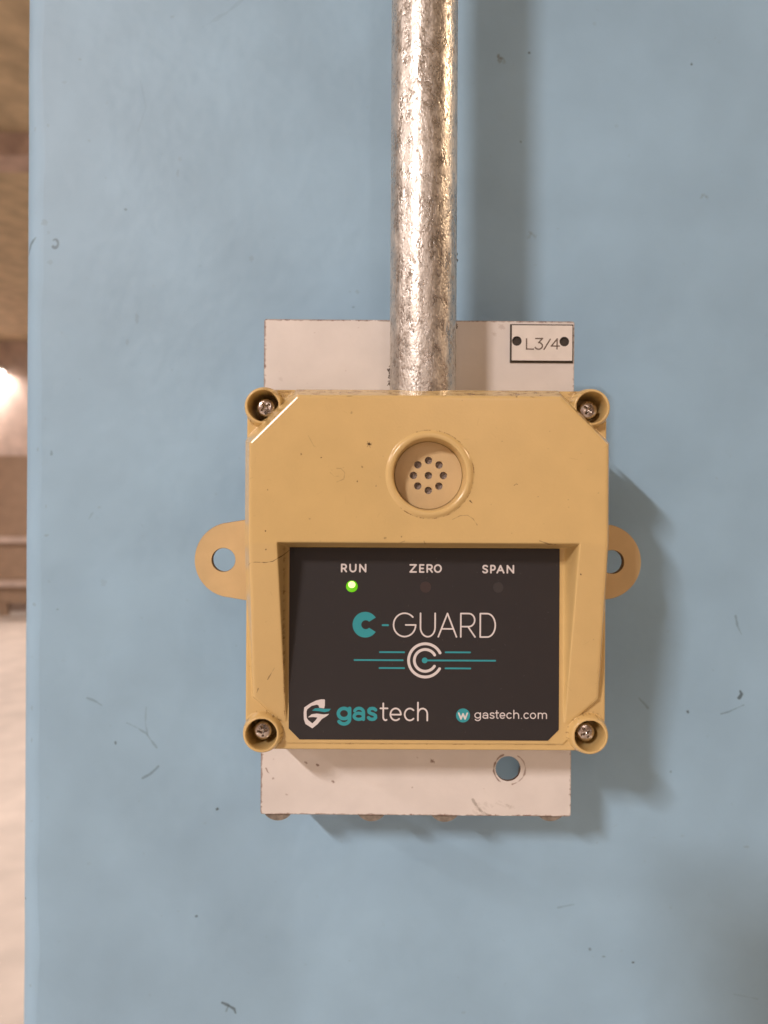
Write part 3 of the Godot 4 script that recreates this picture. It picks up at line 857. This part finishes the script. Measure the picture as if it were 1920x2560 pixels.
func conduit() -> void:
	var w := 512
	var h := 1024
	var col := Image.create(w, h, false, Image.FORMAT_RGB8)
	var rough := Image.create(w, h, false, Image.FORMAT_L8)
	var relief := Image.create(w, h, false, Image.FORMAT_L8)
	var coarse := noise(0.055, 4, FastNoiseLite.TYPE_SIMPLEX_SMOOTH, 71)
	var fine := noise(0.32, 3, FastNoiseLite.TYPE_SIMPLEX_SMOOTH, 72)
	var flake := noise(0.16, 2, FastNoiseLite.TYPE_CELLULAR, 73)
	flake.cellular_return_type = FastNoiseLite.RETURN_CELL_VALUE
	var pit := noise(0.4, 2, FastNoiseLite.TYPE_SIMPLEX_SMOOTH, 74)
	for y in h:
		for x in w:
			var a := TAU * x / w
			var p := Vector3(cos(a) * 12.9, sin(a) * 12.9, y * 162.0 / h)
			var long := Vector3(p.x, p.y, p.z * 0.3)
			var c := coarse.get_noise_3dv(p * Vector3(1, 1, 0.6))
			var f := fine.get_noise_3dv(long)
			var k := flake.get_noise_3dv(Vector3(p.x, p.y, p.z * 0.6) + Vector3(f, c, f) * 2.0)
			var s := pit.get_noise_3dv(p * Vector3(1, 1, 0.8))
			var blot := coarse.get_noise_3dv(p * Vector3(4.2, 4.2, 2.6) + Vector3(40, 7, 3))
			var grit := pit.get_noise_3dv(p * Vector3(2.6, 2.6, 1.7) + Vector3(9, 5, 80))
			var dirt := clampf((s - 0.3 - c * 0.5 - blot * 0.3) * 2.4, 0.0, 1.0)
			var v := 0.5 + 0.1 * c + 0.1 * blot + 0.06 * k + 0.08 * f + 0.1 * grit
			var tone := Color(v, v * 0.965, v * 0.9).lerp(Color(0.2, 0.15, 0.11), dirt * 0.5)
			col.set_pixel(x, y, lin(tone.r, tone.g, tone.b))
			var r := clampf(0.36 + 0.14 * c + 0.2 * blot + 0.12 * f + 0.16 * grit + dirt * 0.25, 0.2, 0.9)
			rough.set_pixel(x, y, Color(r, r, r))
			var b := clampf(0.5 + 0.3 * f + 0.12 * k + 0.25 * blot + 0.14 * grit - dirt * 0.15, 0.0, 1.0)
			relief.set_pixel(x, y, Color(b, b, b))
	var zinc := paint(Color.WHITE, 1.0, 0.8)
	zinc.albedo_texture = ImageTexture.create_from_image(col)
	zinc.roughness_texture = ImageTexture.create_from_image(rough)
	zinc.heightmap_enabled = true
	zinc.heightmap_scale = 0.026
	zinc.heightmap_texture = ImageTexture.create_from_image(relief)
	var t := thing("galvanised_conduit", "mottled galvanised steel conduit rising from the top of the detector", "pipe", Vector3(14.1, EYE_HEIGHT + 42.0, 59.0))
	var m := Maker.new()
	var sides := 96
	var top := 2458.0
	for i in sides + 1:
		var a := TAU * i / sides
		var d := Vector3(cos(a), 0, sin(a))
		m.vert(d * 12.25, d, Vector2(float(i) / sides, 0))
		m.vert(d * 12.25 + Vector3(0, top, 0), d, Vector2(float(i) / sides, top / 162.0))
	for i in sides:
		m.four(2 * i, 2 * i + 1, 2 * i + 3, 2 * i + 2)
	one("pipe", m, zinc, t)
	m = Maker.new()                     # tufts of lint caught on its flanks
	for k in [[-1, 9.5, 12, 2.2], [-1, 6.0, 6, 1.0], [1, 27.5, 5, 1.0], [1, 52.0, 4, 1.4]]:
		for i in k[2]:
			var p := Vector3(k[0] * 12.1, k[1] + rng.randf_range(-k[3], k[3]), rng.randf_range(-0.8, 0.8))
			for step in 4:
				var q := p + Vector3(k[0] * rng.randf_range(-0.12, 0.4), rng.randf_range(-0.7, 0.7), rng.randf_range(-0.3, 0.3))
				m.rod(p, q, rng.randf_range(0.06, 0.16), 5)
				p = q
	var lint := one("lint", m, paint(lin(0.06, 0.045, 0.035), 0.95), t)
	lint.set_meta("kind", "stuff")


func detector() -> void:
	var t := thing("gas_detector", "square yellow-beige plastic gas detector with a black label and a green light", "detector", Vector3(BOX.x, EYE_HEIGHT + BOX.y, 0))
	var plastic := paint(lin(0.64, 0.47, 0.205), 0.24)
	grained(plastic, 0.06, 0.97, 0.0018, 0.006, 81, 0.09)
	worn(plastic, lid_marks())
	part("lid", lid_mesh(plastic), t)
	var shell := grained(paint(lin(0.6, 0.45, 0.19), 0.4), 0.06, 0.93, 0.002, 0.006, 81, 0.09)
	part("base", sheet(round_rect(Vector2(-64.2, -64.2), Vector2(64.2, 64.2), 7.0, 8), [], 39.5, 57.0, shell, shell, Vector2(-65, -65), Vector2(130, 130), 0.0), t)
	var ear_plastic := grained(paint(lin(0.62, 0.46, 0.235), 0.45), 0.06, 0.93, 0.003, 0.006, 83, 0.09)
	var ear_edge := grained(paint(lin(0.4, 0.25, 0.11), 0.7), 0.02, 0.5, 0.004, 0.02, 85)  # ear edges: a darker, mottled brown than the ear faces
	for s in [-1.0, 1.0]:
		var outline := PackedVector2Array([Vector2(57 * s, -17.3), Vector2(57 * s, 17.3)])
		for i in 31:
			var a := deg_to_rad(lerpf(76, -76, i / 30.0))
			outline.append(Vector2((72.4 + 14.6 * cos(a)) * s, 14.6 * sin(a)))
		var ear := part("mounting_ear", sheet(outline, [[Vector2(75.8 * s, 0), 4.7]], 40.0, 43.5, ear_plastic, ear_edge, Vector2(-100, -100), Vector2(200, 200), 0.5), t)
		ear.position = Vector3(-1.9, 1.8, 0) * MM
	# screws in the corner bosses, each stopped at another angle
	var steel := grained(paint(lin(0.66, 0.6, 0.55), 0.2, 1.0), 0.012, 0.75, 0.004, 0.02, 87, 0.03)
	var head := screw_mesh(steel)
	var spots := [[-57.9, 58.1, 0.62, 67.6], [58.0, 57.9, 0.95, 67.6], [-58.4, -57.9, 0.12, 67.9], [57.7, -58.0, 0.5, 67.4]]
	for s in spots:
		var o := part("screw", head, t)
		o.position = Vector3(s[0], s[1], s[3]) * MM
		o.rotation = Vector3(rng.randf_range(-0.05, 0.05), rng.randf_range(-0.05, 0.05), s[2])
	# perforated disc at the bottom of the sensor well
	var cut := CSGCombiner3D.new()
	cut.name = "sensor_grille"
	var disc := CSGCylinder3D.new()
	disc.radius = 11.75 * MM
	disc.height = 1.6 * MM
	disc.sides = 64
	disc.smooth_faces = true
	disc.material = grained(paint(lin(0.66, 0.5, 0.27), 0.42), 0.05, 0.95, 0.002, 0.006, 89, 0.09)
	cut.add_child(disc)
	for i in 9:
		var hole := CSGCylinder3D.new()
		hole.operation = CSGShape3D.OPERATION_SUBTRACTION
		hole.radius = 1.32 * MM
		hole.height = 4.0 * MM
		hole.sides = 28
		hole.material = disc.material
		if i:
			hole.position = Vector3(sin(i * TAU / 8), 0, cos(i * TAU / 8)) * 5.25 * MM
		cut.add_child(hole)
	t.add_child(cut, true)
	cut.rotation.x = PI / 2
	cut.position = Vector3(0.3, 33.7, 73.0) * MM
	var m := Maker.new()
	m.rod(Vector3(0, 0, -0.5), Vector3(0, 0, 0.0), 8.5, 40)
	var mesh_pad := one("sensor_element", m, grained(paint(lin(0.5, 0.42, 0.38), 0.6), 0.008, 0.5, 0.006, 0.02, 91), cut)
	mesh_pad.rotation.x = -PI / 2
	mesh_pad.position.y = -0.85 * MM
	# printed film
	var w := 96.6
	var film := Maker.new()
	var x0 := -48.9
	var y1 := 8.0
	var y0 := y1 - 68.7
	var c := 3.9
	var ring := [Vector2(x0, y1), Vector2(x0 + w, y1), Vector2(x0 + w, y0 + c), Vector2(x0 + w - c, y0), Vector2(x0 + c, y0), Vector2(x0, y0 + c)]
	var pts := []
	var uvs := []
	for p in ring:
		pts.append(Vector3(p.x, p.y, 68.3))
		uvs.append(Vector2((p.x - x0) / w, (y1 - p.y) / (y1 - y0)))
	film.flat(pts, Vector3(0, 0, 1), uvs)
	for i in ring.size():
		var p: Vector2 = ring[i]
		var q: Vector2 = ring[(i + 1) % ring.size()]
		var out := Vector2(p.y - q.y, q.x - p.x).normalized() * -1.0
		film.flat([Vector3(p.x, p.y, 67.9), Vector3(q.x, q.y, 67.9), Vector3(q.x, q.y, 68.3), Vector3(p.x, p.y, 68.3)], Vector3(out.x, out.y, 0), [Vector2(0.01, 0.01), Vector2(0.01, 0.01), Vector2(0.01, 0.01), Vector2(0.01, 0.01)])
	var ink := paint(Color.WHITE, 0.5)
	ink.albedo_texture = ImageTexture.create_from_image(front_print())
	ink.metallic_specular = 0.5
	var label := one("face_label", film, ink, t)
	label.set_meta("label", "black printed label with white and teal lettering")
	# the lit indicator and the two dark ones behind the film
	var px := w / 1513.0
	var leds := [[407, 245, 33.0, "lit"], [820, 247, 31.0, "red"], [1227, 247, 29.0, "clear"]]
	for l in leds:
		var at := Vector3(x0 + (l[0] - 57) * px, y1 - (l[1] - 28) * px, 68.32)
		var r: float = l[2] * px
		m = Maker.new()
		if l[3] == "lit":
			var green := paint(lin(0.05, 0.25, 0.01), 0.15)
			green.emission_enabled = true
			green.emission = lin(0.2, 0.75, 0.0)
			green.emission_energy_multiplier = 0.62
			var die := paint(lin(0.5, 0.6, 0.2), 0.2)
			die.emission_enabled = true
			die.emission = lin(0.75, 1.0, 0.32)
			die.emission_energy_multiplier = 1.5
			dome(m, r, 0.7)
			var led := one("indicator_light", m, green, t)
			led.position = at * MM
			led.set_meta("label", "glowing green indicator under the word RUN")
			var d := Maker.new()
			dome(d, r * 0.62, 0.45)
			var core := one("light_core", d, die, led)
			core.position = Vector3(0, r * 0.26, 0.42) * MM
		else:
			m.rod(Vector3(0, 0, -0.1), Vector3(0, 0, 0.03), r, 32)
			var off := one("indicator_light", m, paint(lin(0.04, 0.026, 0.026) if l[3] == "red" else lin(0.034, 0.031, 0.033), 0.5), t)
			off.position = at * MM
			off.set_meta("label", "dark unlit indicator under the word " + ("ZERO" if l[3] == "red" else "SPAN"))


func dome(m: Maker, r: float, high: float) -> void:
	var sides := 32
	var rings := 8
	for k in rings + 1:
		for i in sides:
			var a := TAU * i / sides
			var b := PI / 2 * k / rings
			m.vert(Vector3(r * cos(b) * cos(a), r * cos(b) * sin(a), high * sin(b)), Vector3(cos(b) * cos(a) / r, cos(b) * sin(a) / r, sin(b) / high))
	for k in rings:
		for i in sides:
			m.four(k * sides + i, k * sides + (i + 1) % sides, (k + 1) * sides + (i + 1) % sides, (k + 1) * sides + i)


# the telephone that takes the picture: it stands just behind the lens and its shade falls in the lower right corner
func phone() -> void:
	var t := thing("smartphone", "black smartphone held behind the lens, seen only by its shade lower right", "phone", Vector3(-37, EYE_HEIGHT - 42, EYE_OUT + 2.0))
	var glass := paint(lin(0.02, 0.02, 0.022), 0.4)
	part("body", sheet(round_rect(Vector2(-49, -87), Vector2(49, 87), 11.0, 6), [], 0.0, 11.0, glass, glass), t)
	var m := Maker.new()
	m.rod(Vector3(37, 42, -1.0), Vector3(37, 42, 0.0), 5.0, 32)
	one("lens_ring", m, paint(lin(0.1, 0.1, 0.1), 0.3, 1.0), t)
